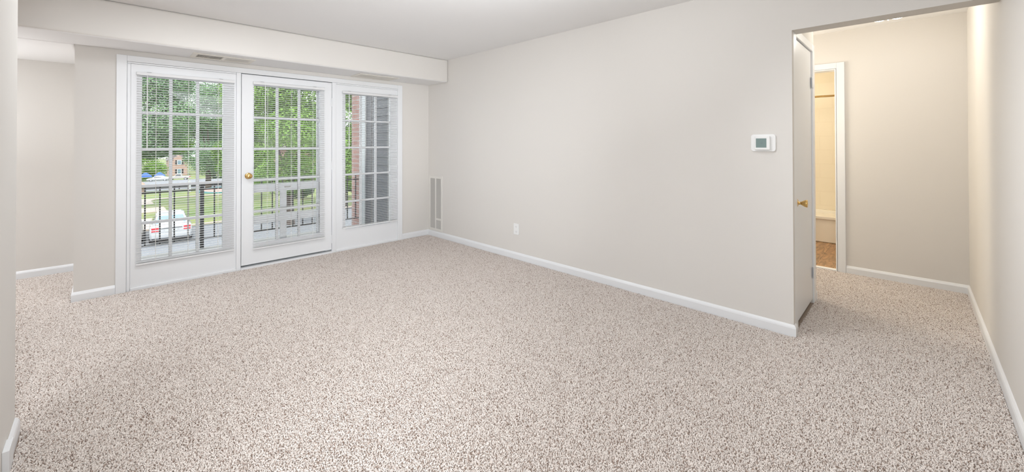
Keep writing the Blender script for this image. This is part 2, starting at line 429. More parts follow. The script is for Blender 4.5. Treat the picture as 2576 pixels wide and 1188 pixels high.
# ------------------------------------------------------------------ three aluminium mini blinds
def mini_blind(x0, x1, ztop, zbot, wand_x, wand_z, yface, label, cords):
    r = tag(empty('mini_blind', ((x0 + x1)/2, yface, zbot)), label, 'window blind', 'white mini blinds over the glazed panels')
    yc = yface - .018
    MB().box(x0, x1, yc - .0135, yc + .0135, ztop - .027, ztop).build('headrail', BLIND, r, bevel=.002)
    s = MB(); n = int((ztop - .034 - (zbot + .024))/.0222)
    zt = ztop - .040; pitch = (zt - (zbot + .026))/n
    tilt = R(6)
    for i in range(n + 1):
        z = zt - i*pitch
        pts = []
        for k in range(5):
            t = (k/4 - .5); a = t*.025
            pts.append((yc + a*math.cos(tilt), z + .0024*(1 - (2*t)**2) - a*math.sin(tilt)))
        lo = [(y, z_ - .0007) for y, z_ in reversed(pts)]
        s.prism(pts + lo, 'x', x0 + .003, x1 - .003)
    s.build('slats', BLIND, r)
    MB().box(x0 + .002, x1 - .002, yc - .0125, yc + .0125, zbot, zbot + .014).build('bottom_rail', BLIND, r, bevel=.002)
    for cx in cords:
        c = MB()
        for yy in (yc - .0137, yc + .0137): c.tube([(cx, yy, zbot + .01), (cx, yy, ztop - .02)], .0011, 5)
        c.build('ladder_cord', CORD, r)
    wd = MB().tube([(wand_x, yc - .022, wand_z), (wand_x, yc - .022, ztop - .040)], .0042, 6).build('tilt_wand', BLIND, r)
    MB().tube([(wand_x, yc - .022, ztop - .041), (wand_x, yc - .02, ztop - .028), (wand_x, yc - .013, ztop - .022)], .0022, 6).build('wand_hook', BLIND, wd)
    for bx in (x0 + .085, x1 - .115):
        MB().box(bx - .016, bx + .016, yc - .014, yc + .0175, ztop, ztop + .0025).build('mounting_bracket', BRKT, r)
    return r


mini_blind(.196, .937, 1.954, .213, .268, 1.25, YB - .004, 'white mini blind on the left glazed panel, longest of the three', (.33, .565, .80))
mini_blind(1.098, 1.832, 1.962, .188, 1.208, 1.245, DF, 'white mini blind on the balcony door beside the brass knob', (1.235, 1.47, 1.70))
mini_blind(2.042, 2.786, 1.948, .264, 2.118, 1.235, YB - .004, 'white mini blind on the right glazed panel nearest the corner', (2.17, 2.42, 2.65))

# ------------------------------------------------------------------ supply registers in the soffit, return grille in the wall
def register(x0, x1, y0, y1, open_slots, label):
    r = tag(empty('ceiling_register', ((x0 + x1)/2, (y0 + y1)/2, ZS)), label, 'air vent', 'ceiling registers in the soffit')
    z1, z0 = ZS - .0005, ZS - .007; xm = (x0 + x1)/2; fy = .05
    b = MB()
    b.box(x0, x1, y0, y0 + fy, z0, z1).box(x0, x1, y1 - fy, y1, z0, z1).box(x0, x0 + .038, y0 + fy, y1 - fy, z0, z1).box(x1 - .038, x1, y0 + fy, y1 - fy, z0, z1).box(xm - .012, xm + .012, y0 + fy, y1 - fy, z0, z1)
    b.build('flange', CREAM, r, bevel=.003)
    MB().box(x0 + .02, x1 - .02, y0 + .05, y1 - .05, ZS - .002, ZS - .0008).build('duct_opening', DARK, r)
    for a, c, op in ((x0 + .038, xm - .012, True), (xm + .012, x1 - .038, False)):
        l = MB(); n = 19
        for i in range(n):
            x = a + (c - a)*(i + .5)/n
            hw = (.0019 if open_slots else .0029) if op else .0062
            l.box(x - hw, x + hw, y0 + fy - .001, y1 - fy + .001, z0 + .001, z1 - .003)
        l.build('louvers', CREAM, r)
    MB().tube([(xm, y1 - .045, z0 + .001), (xm + .004, y1 - .045, z0 - .012)], .0035, 6).build('damper_lever', GRILLE, r)


register(.565, 1.055, 4.635, 4.890, True, 'cream soffit register with dark open slots, above the left glazed panel')
register(2.125, 2.640, 4.640, 4.920, False, 'cream soffit register with closed louvers, above the right glazed panel')
rg = tag(empty('return_air_grille', (XR, 4.78, .07)), 'tall narrow beige air grille in the corner beside the window wall', 'air vent')
gy0, gy1, gz0, gz1 = 4.625, 4.940, .072, .846
b = MB(); ym = (gy0 + gy1)/2
for a, c in ((gy0, gy0 + .030), (gy1 - .030, gy1)): b.box(XR - .010, XR - .0005, a, c, gz0, gz1)
for a, c in ((gz0, gz0 + .036), (gz1 - .036, gz1)): b.box(XR - .010, XR - .0005, gy0 + .030, gy1 - .030, a, c)
b.box(XR - .0098, XR - .0005, ym - .013, ym + .013, gz0 + .036, gz1 - .036)
b.box(XR - .0096, XR - .0005, gy0 + .030, ym - .013, .228, .256)
b.build('grille_frame', GRILLE, rg)
MB().box(XR - .0022, XR - .0006, gy0 + .02, gy1 - .02, gz0 + .03, gz1 - .02).build('duct_opening', mat('grey_duct', (.22, .21, .20), .9), rg)  # even grey sheet behind the louvers
l = MB(); n = 74
for i in range(n):
    z = gz0 + .040 + (gz1 - gz0 - .080)*i/(n - 1)
    for a, c in ((gy0 + .030, ym - .013), (ym + .013, gy1 - .030)):
        l.quad((XR - .0082, a, z - .0042), (XR - .0082, c, z - .0042), (XR - .0028, c, z + .0042), (XR - .0028, a, z + .0042))
l.build('louvers', mat('grey_beige_louver', (.53, .515, .485), .55), rg)

# ------------------------------------------------------------------ thermostat and outlet on the right wall
def rrect(y0, y1, z0, z1, r, n=5):
    out = []
    for cy, cz, a0 in ((y1 - r, z1 - r, 0), (y0 + r, z1 - r, 90), (y0 + r, z0 + r, 180), (y1 - r, z0 + r, 270)):
        out += [(cy + r*math.cos(R(a0 + 90*i/n)), cz + r*math.sin(R(a0 + 90*i/n))) for i in range(n + 1)]
    return out


th = tag(empty('thermostat', (XR, .755, 1.30)), 'white wall thermostat with a grey-green screen beside the hall opening', 'thermostat')
MB().prism(rrect(.678, .831, 1.242, 1.364, .018), 'x', XR - .010, XR - .0003).build('wall_plate', PLASTIC, th, bevel=.003)
MB().prism(rrect(.709, .803, 1.253, 1.352, .008), 'x', XR - .028, XR - .009).build('body', PLASTIC, th, bevel=.004)
sc = MB().box(XR - .0288, XR - .027, .730, .795, 1.270, 1.335).build('screen', SCREEN, th)
MB().box(XR - .0292, XR - .0287, .761, .7635, 1.297, 1.311).box(XR - .0292, XR - .0287, .752, .7545, 1.299, 1.309).box(XR - .0292, XR - .0287, .7545, .761, 1.2965, 1.2985).build('display_digits', LCDMARK, sc)
ot = tag(empty('wall_outlet', (XR, 3.198, .27)), 'white duplex electrical outlet low on the long wall', 'outlet')
MB().prism(rrect(3.160, 3.242, .268, .392, .006), 'x', XR - .006, XR - .0003).build('cover_plate', PLASTIC, ot, bevel=.002)
for zc in (.302, .358):
    u = MB().prism(rrect(3.184, 3.218, zc - .019, zc + .019, .012), 'x', XR - .008, XR - .0055).build('receptacle', PLASTIC, ot)
    MB().box(XR - .0083, XR - .0078, 3.192, 3.194, zc - .004, zc + .008).box(XR - .0083, XR - .0078, 3.207, 3.209, zc - .004, zc + .008).box(XR - .0083, XR - .0078, 3.199, 3.203, zc - .013, zc - .009).build('slots', mat('slot_dark', (.1, .1, .1), .7), u)
MB().lathe((XR - .0058, 3.201, .330), (-1, 0, 0), [(0, .004), (.0012, .003)], 10).build('screw', PLASTIC, ot)

# ------------------------------------------------------------------ hall: closet door, bathroom doorway, lamp
cc = MB(); cf = YO
cc.box(XR + .047, CLX0 - .003, cf, cf + .03, FZ, 2.115).box(CLX1 + .003, WE - .035, cf, cf + .03, FZ, 2.115).box(CLX0 - .003, CLX1 + .003, cf, cf + .03, 2.055, 2.115)
struct(cc, 'trim_3', TRIM, 'white casing around the narrow closet door', 'door frame', bevel=.004)
d2 = tag(empty('door_2', (CLX1, YO + .02, 0)), 'narrow white closet door with brass knob just inside the hall', 'door', kind='structure')
MB().box(CLX0, CLX1, cf + .014, cf + .048, .02, 2.050).build('door_leaf', DOORP, d2, bevel=.002)
kx, kz = CLX0 + .055, .872
kn = MB().lathe((kx, cf + .014, kz), (0, -1, 0), [(0, .030), (.003, .030), (.007, .022), (.009, .011), (.022, .010), (.030, .014), (.045, .023), (.058, .027), (.062, .026), (.063, .0)], 24).build('door_knob', BRASS, d2, smooth=True)
tag(kn, 'flared brass knob')
for z in (.24, 1.80):
    MB().tube([(CLX1 + .0015, cf + .006, z - .045), (CLX1 + .0015, cf + .006, z + .045)], .0065, 10).box(CLX1 - .03, CLX1 + .028, cf - .0015, cf + .0005, z - .043, z + .043).build('hinge', DOORP, d2)
bc = MB(); bx = XH - .016
bc.box(bx, XH + .001, .487, BDY0 - .016, FZ, 2.121).box(bx, XH + .001, BDY1 + .016, BDY1 + .08, FZ, 2.121).box(bx, XH + .001, BDY0 - .016, BDY1 + .016, 2.062, 2.121)
bc.box(XH - .008, 5.39, BDY0 - .011, BDY0, FZ, 2.061).box(XH - .008, 5.39, BDY1, BDY1 + .011, FZ, 2.061).box(XH - .008, 5.39, BDY0, BDY1, 2.05, 2.061)
struct(bc, 'trim_4', TRIM, 'white casing and jambs of the bathroom doorway', 'door frame', bevel=.003)
struct(MB().box(XH - .01, XH + .05, BDY0, BDY1, FZ, .004), 'trim_5', TRIM, 'pale threshold strip at the bathroom doorway', 'threshold')

lx, ly = 4.36, .134
hl = tag(empty('hall_ceiling_light', (lx, ly, H)), 'two-bulb flush ceiling light of the hall, peeking below the opening header', 'ceiling light')
MB().lathe((lx, ly, H - .0005), (0, 0, -1), [(0, .10), (.012, .10), (.02, .085), (.024, .02), (.150, .012), (.160, .016), (.168, .004)], 24).build('canopy', CHROME, hl, smooth=True)
for s in (-1, 1):
    MB().lathe((lx, ly + s*.052, H - .057), (0, 0, -1), [(0, .022), (.02, .04), (.06, .05), (.085, .046), (.105, .03), (.112, .004)], 20).build('bulb', BULB, hl, smooth=True)
light('hall_light_glow', 'POINT', (lx, ly, H - .23), 6.8, (1.0, .965, .90), radius=.05)

# ------------------------------------------------------------------ bathroom seen through the doorway
tub = tag(empty('bathtub', (6.95, 1.0, 0)), 'white bathtub glimpsed through the bathroom doorway', 'bathtub')
tx0, tx1, ty0, ty1, tz = 6.62, 7.298, .02, 1.98, .34
t = MB()
t.box(tx0 + .02, tx0 + .05, ty0, ty1, -.002, tz - .04)
t.build('apron', PORC, tub, bevel=.01)
t = MB()
def ring(x0, x1, y0, y1, z, r): return [(p[0], p[1], z) for p in rrect(x0, x1, y0, y1, r, 6)]
t.loft([ring(tx0, tx1, ty0, ty1, tz - .045, .02), ring(tx0, tx1, ty0, ty1, tz, .02), ring(tx0 + .08, tx1 - .06, ty0 + .1, ty1 - .1, tz, .12),
        ring(tx0 + .12, tx1 - .09, ty0 + .16, ty1 - .16, .10, .12), ring(tx0 + .18, tx1 - .14, ty0 + .25, ty1 - .25, .06, .1)])
t.build('basin', PORC, tub, smooth=False, bevel=.012, seg=3)
struct(MB().box(7.288, 7.2995, .0, 2.0, tz, 2.16), 'trim_6', TILE, 'cream tub surround tile behind the bathtub', 'tile surround')
sr = tag(empty('shower_rod', (6.72, 1.0, 1.92)), 'brass shower curtain rod across the bathtub', 'shower rod')
MB().tube([(6.72, .002, 1.92), (6.72, 1.998, 1.92)], .0125, 12).build('rod', mat('aged_brass', (.55, .38, .16), .35, metal=1), sr, smooth=True)
for y, dy in ((.0015, 1), (1.9985, -1)):
    MB().lathe((6.72, y, 1.92), (0, dy, 0), [(0, .03), (.006, .03), (.012, .018), (.02, .016)], 16).build('end_flange', BRASS, sr)
light('bathroom_vanity_light', 'POINT', (6.0, 1.6, 2.1), 30, (1.0, .93, .78), radius=.12)

# ------------------------------------------------------------------ carpet pile: twisted tufts over the floor (stuff)
def tuft_mesh(seed):
    r = random.Random(seed); mb = MB()
    for k in range(3):
        a = r.uniform(0, 6.28); lean = r.uniform(.001, .006); h = r.uniform(.008, .0125); rad = r.uniform(.0014, .0019)
        bx, by = r.uniform(-.0022, .0022), r.uniform(-.0022, .0022); tw = r.uniform(-1.5, 1.5)
        pts = []
        for i in range(4):
            t = i/3
            pts.append((bx + lean*t*t*math.cos(a + tw*t), by + lean*t*t*math.sin(a + tw*t), h*(t - .25*t*t*t)*1.2))
        mb.tube(pts, [rad, rad*1.15, rad*1.1, rad*.55], 5)
    me = bpy.data.meshes.new('tuft'); me.from_pydata(mb.v, [], mb.f); me.update()
    me.polygons.foreach_set('use_smooth', [True]*len(me.polygons))
    return me


PILE = bpy.data.materials.new('beige_frieze_yarn'); PILE.use_nodes = True
nt = PILE.node_tree; b_ = nt.nodes['Principled BSDF']; b_.inputs['Roughness'].default_value = .95; b_.inputs['Specular IOR Level'].default_value = .1
oi = nt.nodes.new('ShaderNodeObjectInfo'); rp = nt.nodes.new('ShaderNodeValToRGB')
rp.color_ramp.interpolation = 'LINEAR'
rp.color_ramp.elements[0].position = 0.03; rp.color_ramp.elements[0].color = (.33, .25, .205, 1)
rp.color_ramp.elements[1].position = 1; rp.color_ramp.elements[1].color = (.79, .738, .692, 1)
e = rp.color_ramp.elements.new(.14); e.color = (.58, .505, .455, 1)
e = rp.color_ramp.elements.new(.4); e.color = (.705, .643, .597, 1)
nt.links.new(oi.outputs['Random'], rp.inputs[0]); nt.links.new(rp.outputs[0], b_.inputs['Base Color'])


def point_pile():
    me = bpy.data.meshes.new('carpet_pile')
    rects = [(-.2, 3.282, -.32, 4.945), (-.262, -.2, -.32, 2.90), (-2.0, -.2, 2.90, 6.16), (3.282, 5.262, -.325, .583), (4.23, 5.262, .583, 1.4)]
    rs = np.random.RandomState(3); pts = []
    sp = .0053
    for x0, x1, y0, y1 in rects:
        nx, ny = int((x1 - x0)/sp), int((y1 - y0)/sp)
        gx, gy = np.meshgrid((np.arange(nx) + .5)/nx*(x1 - x0) + x0, (np.arange(ny) + .5)/ny*(y1 - y0) + y0)
        p = np.stack([gx.ravel(), gy.ravel()], 1) + rs.uniform(-.0025, .0025, (nx*ny, 2))
        pts.append(p)
    p = np.concatenate(pts)
    # keep what a camera near the photograph's could see
    cs, sn = math.cos(YAW), math.sin(YAW)
    zc = (p[:, 0] + .5)*sn + (p[:, 1] + .5)*cs
    zc0 = p[:, 0]*sn + p[:, 1]*cs; xc = p[:, 0]*cs - p[:, 1]*sn
    keep = (zc0 > 1.15) & (np.abs(xc) < zc0*1.36 + .35)
    keep &= ~((p[:, 0] < XS + .016) & (p[:, 0] > XS - .13) & (p[:, 1] < YE + .016))
    keep &= ~((p[:, 0] > 3.27) & (p[:, 0] < WE + .01) & (p[:, 1] > YO + .01))
    p = p[keep]
    n = len(p)
    co = np.zeros((n, 3), 'f'); co[:, :2] = p; co[:, 2] = FZ
    me.vertices.add(n); me.vertices.foreach_set('co', co.ravel())
    at = me.attributes.new('tuft_rot', 'FLOAT_VECTOR', 'POINT')
    # vacuum streaks: the pile leans a little this way or that in broad soft bands
    u = p[:, 0]*.82 - p[:, 1]*.57; v = p[:, 0]*.57 + p[:, 1]*.82
    lean = np.sin(u*5.1 + 1.3*np.sin(v*1.7)) + .7*np.sin(v*3.3 + 1.1*np.sin(u*2.3 + 1)) + .6*np.sin(u*11.7 + 2*np.sin(v*2.9))
    lean = .17*lean
    rot = np.stack([rs.normal(0, .38, n) + lean*.8, rs.normal(0, .38, n) - lean*.6, rs.uniform(0, 6.283, n)], 1).astype('f')
    at.data.foreach_set('vector', rot.ravel())
    sc = me.attributes.new('tuft_scale', 'FLOAT', 'POINT'); sc.data.foreach_set('value', rs.uniform(.64, .92, n).astype('f'))
    ix = me.attributes.new('tuft_kind', 'INT', 'POINT'); ix.data.foreach_set('value', rs.randint(0, 6, n).astype('i'))
    me.update()
    return me, n


pm, pn = point_pile()
me_list = [tuft_mesh(100 + i) for i in range(6)]
for me in me_list: me.materials.append(PILE)
pile = bpy.data.objects.new('carpet_pile', pm); COL.objects.link(pile); pm.materials.append(PILE)
tag(pile, 'beige flecked frieze carpet pile covering the whole floor', 'carpet', kind='stuff')
print('carpet tufts', pn)
gn = bpy.data.node_groups.new('carpet_tufts', 'GeometryNodeTree')
gn.interface.new_socket('Geometry', in_out='INPUT', socket_type='NodeSocketGeometry'); gn.interface.new_socket('Geometry', in_out='OUTPUT', socket_type='NodeSocketGeometry')
gi = gn.nodes.new('NodeGroupInput'); go = gn.nodes.new('NodeGroupOutput')
iop = gn.nodes.new('GeometryNodeInstanceOnPoints'); iop.inputs['Pick Instance'].default_value = True
g2i = gn.nodes.new('GeometryNodeGeometryToInstance')
for me in me_list:
    o = bpy.data.objects.new('tuft', me)
    n_ = gn.nodes.new('GeometryNodeObjectInfo'); n_.inputs['Object'].default_value = o
    gn.links.new(n_.outputs['Geometry'], g2i.inputs[0])
def named(t, nm):
    n_ = gn.nodes.new('GeometryNodeInputNamedAttribute'); n_.data_type = t; n_.inputs['Name'].default_value = nm
    return [o for o in n_.outputs if o.enabled and o.name == 'Attribute'][0]
gn.links.new(gi.outputs[0], iop.inputs['Points']); gn.links.new(g2i.outputs[0], iop.inputs['Instance'])
gn.links.new(named('FLOAT_VECTOR', 'tuft_rot'), iop.inputs['Rotation']); gn.links.new(named('FLOAT', 'tuft_scale'), iop.inputs['Scale']); gn.links.new(named('INT', 'tuft_kind'), iop.inputs['Instance Index'])
gn.links.new(iop.outputs[0], go.inputs[0])
md = pile.modifiers.new('tufts', 'NODES'); md.node_group = gn

# ================================================================== outside
# ------------------------------------------------------------------ balcony
struct(MB().box(-.06, 3.1, 5.121, 6.52, -.22, -.03), 'floor_balcony', CONC, 'pale concrete balcony floor outside the glazed doors', 'balcony floor')
rl = tag(empty('balcony_railing', (1.4, 6.46, -.03)), 'black metal balcony railing with thin balusters', 'railing')
RY = 6.46
MB().box(-.058, 2.93, RY - .02, RY + .02, .800, .822).build('top_rail', BLACKM, rl)
MB().box(-.058, 2.93, RY - .015, RY + .015, .715, .730).build('middle_rail', BLACKM, rl)
MB().box(-.058, 2.93, RY - .015, RY + .015, .085, .102).build('bottom_rail', BLACKM, rl)
for i in range(22):
    x = .335 - .134*2 + .134*i
    if abs(x - .871) < .03: continue
    if x > 2.9: break
    MB().box(x - .007, x + .007, RY - .007, RY + .007, .10, .805).build('baluster', BLACKM, rl)
MB().box(.855, .895, RY - .02, RY + .02, -.03, .81).build('post', BLACKM, rl)
MB().box(2.49, 2.53, RY - .02, RY + .02, -.03, .81).build('post', BLACKM, rl)

sd = tag(empty('storm_door', (1.43, 5.12, 0)), 'white framed storm door seen through the balcony door', 'storm door')
SY0, SY1 = 5.085, 5.112
f_ = MB()
f_.box(1.0, 1.068, SY0, SY1, 0.0, 2.05).box(1.792, 1.87, SY0, SY1, 0.0, 2.05).box(1.068, 1.792, SY0, SY1, 1.98, 2.05).box(1.068, 1.792, SY0, SY1, 0.0, .20)
f_.box(1.068, 1.792, SY0, SY1, .768, .858).box(1.068, 1.792, SY0, SY1, .425, .516).box(1.398, 1.465, SY0 + .001, SY1 - .001, .516, .768).box(1.398, 1.465, SY0 + .001, SY1 - .001, .20, .425)
f_.build('storm_frame', STORM, sd, bevel=.003)
MB().box(1.06, 1.80, SY0 + .012, SY0 + .016, .19, 1.99).build('glass', GLASS, sd)
MB().tube([(1.44, SY0 - .012, .815), (1.50, SY0 - .012, .815)], .008, 8).box(1.455, 1.485, SY0 - .012, SY0, .807, .823).build('pull_handle', GRILLE, sd)
struct(MB().box(.075, .12, 5.02, 5.12, 0, 2.085).box(.955, .995, 5.03, 5.12, 0, 2.085).box(1.875, 1.95, 5.03, 5.12, 0, 2.085).box(2.81, 2.855, 5.02, 5.12, 0, 2.085).box(.12, .955, 5.05, 5.12, 0, .2).box(1.95, 2.81, 5.05, 5.12, 0, .2)
       .box(.12, 2.81, 5.03, 5.12, 2.052, 2.085), 'trim_7', STORM, 'white outer frame of the glazed balcony doors', 'door frame')

# storage closet on the balcony: charcoal lap siding, dark door, pale corner trim, brick pier
sh = tag(empty('storage_closet', (3.05, 5.7, 0)), 'charcoal sided balcony closet outside the right glazed panel', 'balcony closet')
SX = 2.96
sdg = MB()
for i in range(22):
    z = -.03 + i*.125
    sdg.prism([(SX, z + .127), (SX - .003, z + .127), (SX - .014, z), (SX, z)], 'y', 5.122, 6.05) if False else \
        sdg.v.extend([(SX - .004, 5.122, z + .127), (SX - .004, 6.02, z + .127), (SX - .015, 6.02, z), (SX - .015, 5.122, z), (SX, 5.122, z), (SX, 6.02, z)]) or \
        sdg.f.extend([tuple(len(sdg.v) - 6 + q for q in (0, 1, 2, 3)), tuple(len(sdg.v) - 6 + q for q in (3, 2, 5, 4))])
sdg.build('siding', mat('slate_grey_siding', (.05, .055, .064), .6), sh)
MB().box(SX, 3.08, 5.122, 6.36, -.03, 2.72).build('wall_core', SIDING, sh)
MB().box(SX - .012, SX, 6.04, 6.22, -.03, 2.3).build('dark_panel', mat('near_black_panel', (.03, .032, .04), .5), sh)
MB().box(SX - .03, SX + .1, 6.225, 6.37, -.03, 2.72).build('corner_trim', PALEG, sh)
tag(MB().box(2.94, 3.30, 6.372, 6.74, -4.1, 2.9).build('brick_pier', BRICK), 'pinkish red brick pier at the outer balcony corner', 'brick pier')
struct(MB().box(-5.0, 8, 4.98, 5.12, -4.2, -.16), 'wall_outer', BRICK, 'brick outer wall of the building below the balcony', 'wall')


# ------------------------------------------------------------------ ground
def gz(y):
    if y < 32: return -4.0
    if y < 100: return -4.0 - (y - 32)*1.9/68
    return -5.9 - (min(y, 168) - 100)*4.3/68


def strip(pts_l, pts_r, dz, name, m, label, cat, kind='structure'):
    mb = MB(); n = len(pts_l)
    L = [(x, y, gz(y) + dz) for x, y in pts_l]; Rr = [(x, y, gz(y) + dz) for x, y in pts_r]
    for i in range(n - 1): mb.quad(L[i], Rr[i], Rr[i+1], L[i+1])
    o = mb.build(name, m); so = o.modifiers.new('thick', 'SOLIDIFY'); so.thickness = .05; so.offset = -1
    return tag(o, label, cat, kind=kind)


ys = [5.13, 33]
strip([(-60, y) for y in ys], [(90, y) for y in ys], 0, 'parking_lot', ASPH, 'grey-blue asphalt parking area below the balcony', 'parking lot')
ys = [33, 40, 50, 60, 70, 74]
strip([(-60, y) for y in ys], [(90, y) for y in ys], .0, 'lawn', GRASS, 'sunny green lawn beyond the parked white car', 'lawn')
ys = [74, 84, 100, 160]
strip([(-90, y) for y in ys], [(140, y) for y in ys], .0, 'street', ASPH, 'far grey road in front of the brick house', 'street')
ys = [160, 168, 420]
strip([(-140, y) for y in ys], [(220, y) for y in ys], .0, 'far_lawn', GRASS, 'far grass around the brick house', 'lawn')
strip([(-60, 32.6), (-60, 33)], [(90, 32.6), (90, 33)], .12, 'kerb', WALK, 'pale concrete kerb at the front edge of the lawn', 'kerb')
# walk that climbs from the kerb beside the car and joins a cross path
cl = [(1.55, 33), (1.75, 36), (2.2, 40), (2.9, 44), (3.0, 48), (2.6, 52), (2.6, 56), (3.4, 58.5)]
strip([(x - 1.15, y) for x, y in cl], [(x + .75, y) for x, y in cl], .05, 'front_walk', WALK, 'curved beige concrete walk crossing the lawn left of the white car', 'path')
strip([(-40, 58), (-40, 59.6)], [(40, 57.0), (40, 58.4)], .055, 'cross_path', WALK, 'pale path crossing the lawn from side to side', 'path')
for i, x in enumerate((5.9, 8.7, 11.5, 14.3)):
    o = MB().box(x - .06, x + .06, 26.5, 32, -4.0, -3.99).build('parking_line', TRIM)
    tag(o, 'painted white parking bay line, number %d counted from the white car' % (i + 1), 'parking line', 'parking bay lines', 'structure')
    o['label'] = ('white parking bay line closest to the white car', 'white parking bay line second from the white car', 'white parking bay line third from the white car', 'white parking bay line fourth from the white car')[i]


# ------------------------------------------------------------------ vehicles (built at the origin, front towards +y)
def wheel(root, x, y, r=.32, w_=.21):
    wl = MB().lathe((x - w_/2, y, r), (1, 0, 0), [(0, r*.72), (.02, r*.96), (.05, r), (w_ - .05, r), (w_ - .02, r*.96), (w_, r*.72)], 24).build('wheel', RUBBER, root, smooth=True)
    s = 1 if x > 0 else -1
    MB().lathe((x + s*(w_/2 - .03), y, r), (s, 0, 0), [(0, r*.66), (.03, r*.64), (.036, r*.2), (.045, r*.15)], 20).build('hubcap', ALLOY, wl)


def car_ring(y, hw, zb, zt, crown=.03):
    return [(-hw*.92, y, zb), (hw*.92, y, zb), (hw, y, zb + .12), (hw*1.0, y, zb + (zt - zb)*.55), (hw*.96, y, zt - .06), (hw*.86, y, zt), (0, y, zt + crown), (-hw*.86, y, zt), (-hw*.96, y, zt - .06), (-hw, y, zb + (zt - zb)*.55), (-hw, y, zb + .12)]


def sedan(loc, rz, paint, label):
    r = empty('car', loc, rz, world=False); tag(r, label, 'car')
    MB().loft([car_ring(-2.30, .74, .34, .86), car_ring(-2.24, .84, .26, .96), car_ring(-1.9, .89, .22, 1.0), car_ring(-1.2, .90, .2, .98), car_ring(0, .91, .2, .95), car_ring(.9, .90, .2, .92), car_ring(1.6, .88, .22, .84), car_ring(2.1, .82, .26, .74), car_ring(2.28, .70, .34, .64)]).build('body', paint, r, smooth=True)
    cb = [(-1.62, .62, 1.00), (-1.05, .58, 1.40), (-.5, .585, 1.46), (.2, .58, 1.45), (.55, .57, 1.38), (1.12, .64, .93)]
    rings = []
    for y, hw, z in cb:
        rings.append([(-.80, y, .93), (.80, y, .93), (hw, y, z), (hw*.8, y, z + .025), (-hw*.8, y, z + .025), (-hw, y, z)])
    MB().loft(rings).build('cabin', paint, r, smooth=False, bevel=.03)
    MB().quad((-.62, -1.60, 1.035), (.62, -1.60, 1.035), (.52, -1.13, 1.375), (-.52, -1.13, 1.375)).build('rear_window', CARG, r).modifiers.new('s', 'SOLIDIFY').thickness = .03
    MB().quad((-.62, 1.10, .965), (.62, 1.10, .965), (.52, .62, 1.355), (-.52, .62, 1.355)).build('windscreen', CARG, r).modifiers.new('s', 'SOLIDIFY').thickness = .03
    for s in (-1, 1):
        MB().quad((s*.80, -1.15, .99), (s*.80, .85, .97), (s*.625, .42, 1.36), (s*.61, -.95, 1.37)).build('side_window', CARGD, r).modifiers.new('s', 'SOLIDIFY').thickness = .02
        MB().box(min(s*.50, s*.80), max(s*.50, s*.80), -2.315, -2.16, .84, .92).box(min(s*.50, s*.80), max(s*.50, s*.80), -2.315, -2.16, .72, .78).build('tail_lamp', TAIL, r, bevel=.02)
        for y in (-1.38, 1.38): wheel(r, s*.80, y)
    MB().box(-.80, .80, -2.36, -2.16, .36, .60).build('bumper', paint, r, bevel=.05)
    MB().box(-.78, .78, -2.30, -2.1, .22, .37).build('lower_valance', RUBBER, r, bevel=.03)
    MB().box(-.26, .26, -2.325, -2.29, .70, .82).build('licence_plate', PALEG, r)
    MB().box(-.45, .45, -2.32, -2.25, .86, .885).build('trunk_trim', CARGD, r)
    return r


sedan((2.65, 30.2, gz(28)), R(-4), CARW, 'white sedan parked with its rear to the balcony, red tail lamps')
sedan((9.9, 141, gz(141)), R(80), CARW, 'small white car far away beside the blue canopies')
sedan((.62, 30.9, gz(28)), R(-2), CARS, 'pale beige car parked left of the white sedan')


def pickup(loc, rz, label):
    r = empty('pickup_truck', loc, rz, world=False); tag(r, label, 'pickup truck')
    MB().loft([car_ring(-2.5, .9, .5, 1.05, 0), car_ring(-.6, .95, .45, 1.06, 0), car_ring(1.2, .95, .45, 1.08, .02), car_ring(2.4, .92, .45, 1.02, .02), car_ring(2.65, .85, .5, .9, .02)]).build('body', CARS, r, smooth=False, bevel=.04)
    rg_ = [[(-.86, y, 1.05), (.86, y, 1.05), (hw, y, z), (-hw, y, z)] for y, hw, z in ((-.75, .74, 1.3), (-.6, .70, 1.72), (.4, .70, 1.74), (1.15, .76, 1.1))]
    MB().loft(rg_).build('cab', CARS, r, bevel=.04)
    for s in (-1, 1):
        MB().quad((s*.875, -.55, 1.12), (s*.875, .85, 1.12), (s*.735, .35, 1.66), (s*.735, -.5, 1.66)).build('side_window', CARGD, r).modifiers.new('s', 'SOLIDIFY').thickness = .03
        MB().box(min(s*.72, s*.93), max(s*.72, s*.93), -2.55, -2.42, .78, 1.0).build('tail_lamp', TAIL, r)
        for y in (-1.6, 1.7): wheel(r, s*.86, y, .38, .24)
    MB().box(-.85, .85, -2.62, -2.45, .5, .68).build('bumper', ALLOY, r, bevel=.03)
    return r


pickup((15.0, 150, gz(150)), R(76), 'silver beige pickup truck parked in front of the brick house')

# ------------------------------------------------------------------ far buildings and park furniture
hz = gz(190)
hb = tag(empty('brick_house', (18.4, 194, hz)), 'two-storey pale brick house with dark shutters behind the pickup', 'house')
MB().prism([(16.0, hz), (21.4, hz), (21.4, -4.8), (20.7, -4.8), (20.7, -3.9), (19.1, -2.9), (17.5, -3.9), (17.5, -4.8), (16.0, -4.8)], 'y', 190, 197).build('walls', HBRICK, hb)
MB().prism([(15.6, -4.79), (21.8, -4.79), (20.4, -3.0), (17.0, -3.0)], 'y', 191, 197.5).build('roof', ROOFS, hb)
for wz in (-6.3, -9.5):
    fr = MB().box(18.5, 19.7, 189.9, 190, wz, wz + 1.65).build('window', TRIM, hb)
    MB().box(18.62, 19.58, 189.86, 189.92, wz + .1, wz + 1.55).build('pane', CARG, fr)
    for s_ in (-1, 1): MB().box(19.1 + s_*.9 - .26, 19.1 + s_*.9 + .26, 189.92, 190, wz, wz + 1.65).build('shutter', RUBBER, hb)
pv = tag(empty('pavilion', (1.9, 70, gz(70))), 'low pavilion with a pinkish tiled roof at the far left of the lawn', 'pavilion')
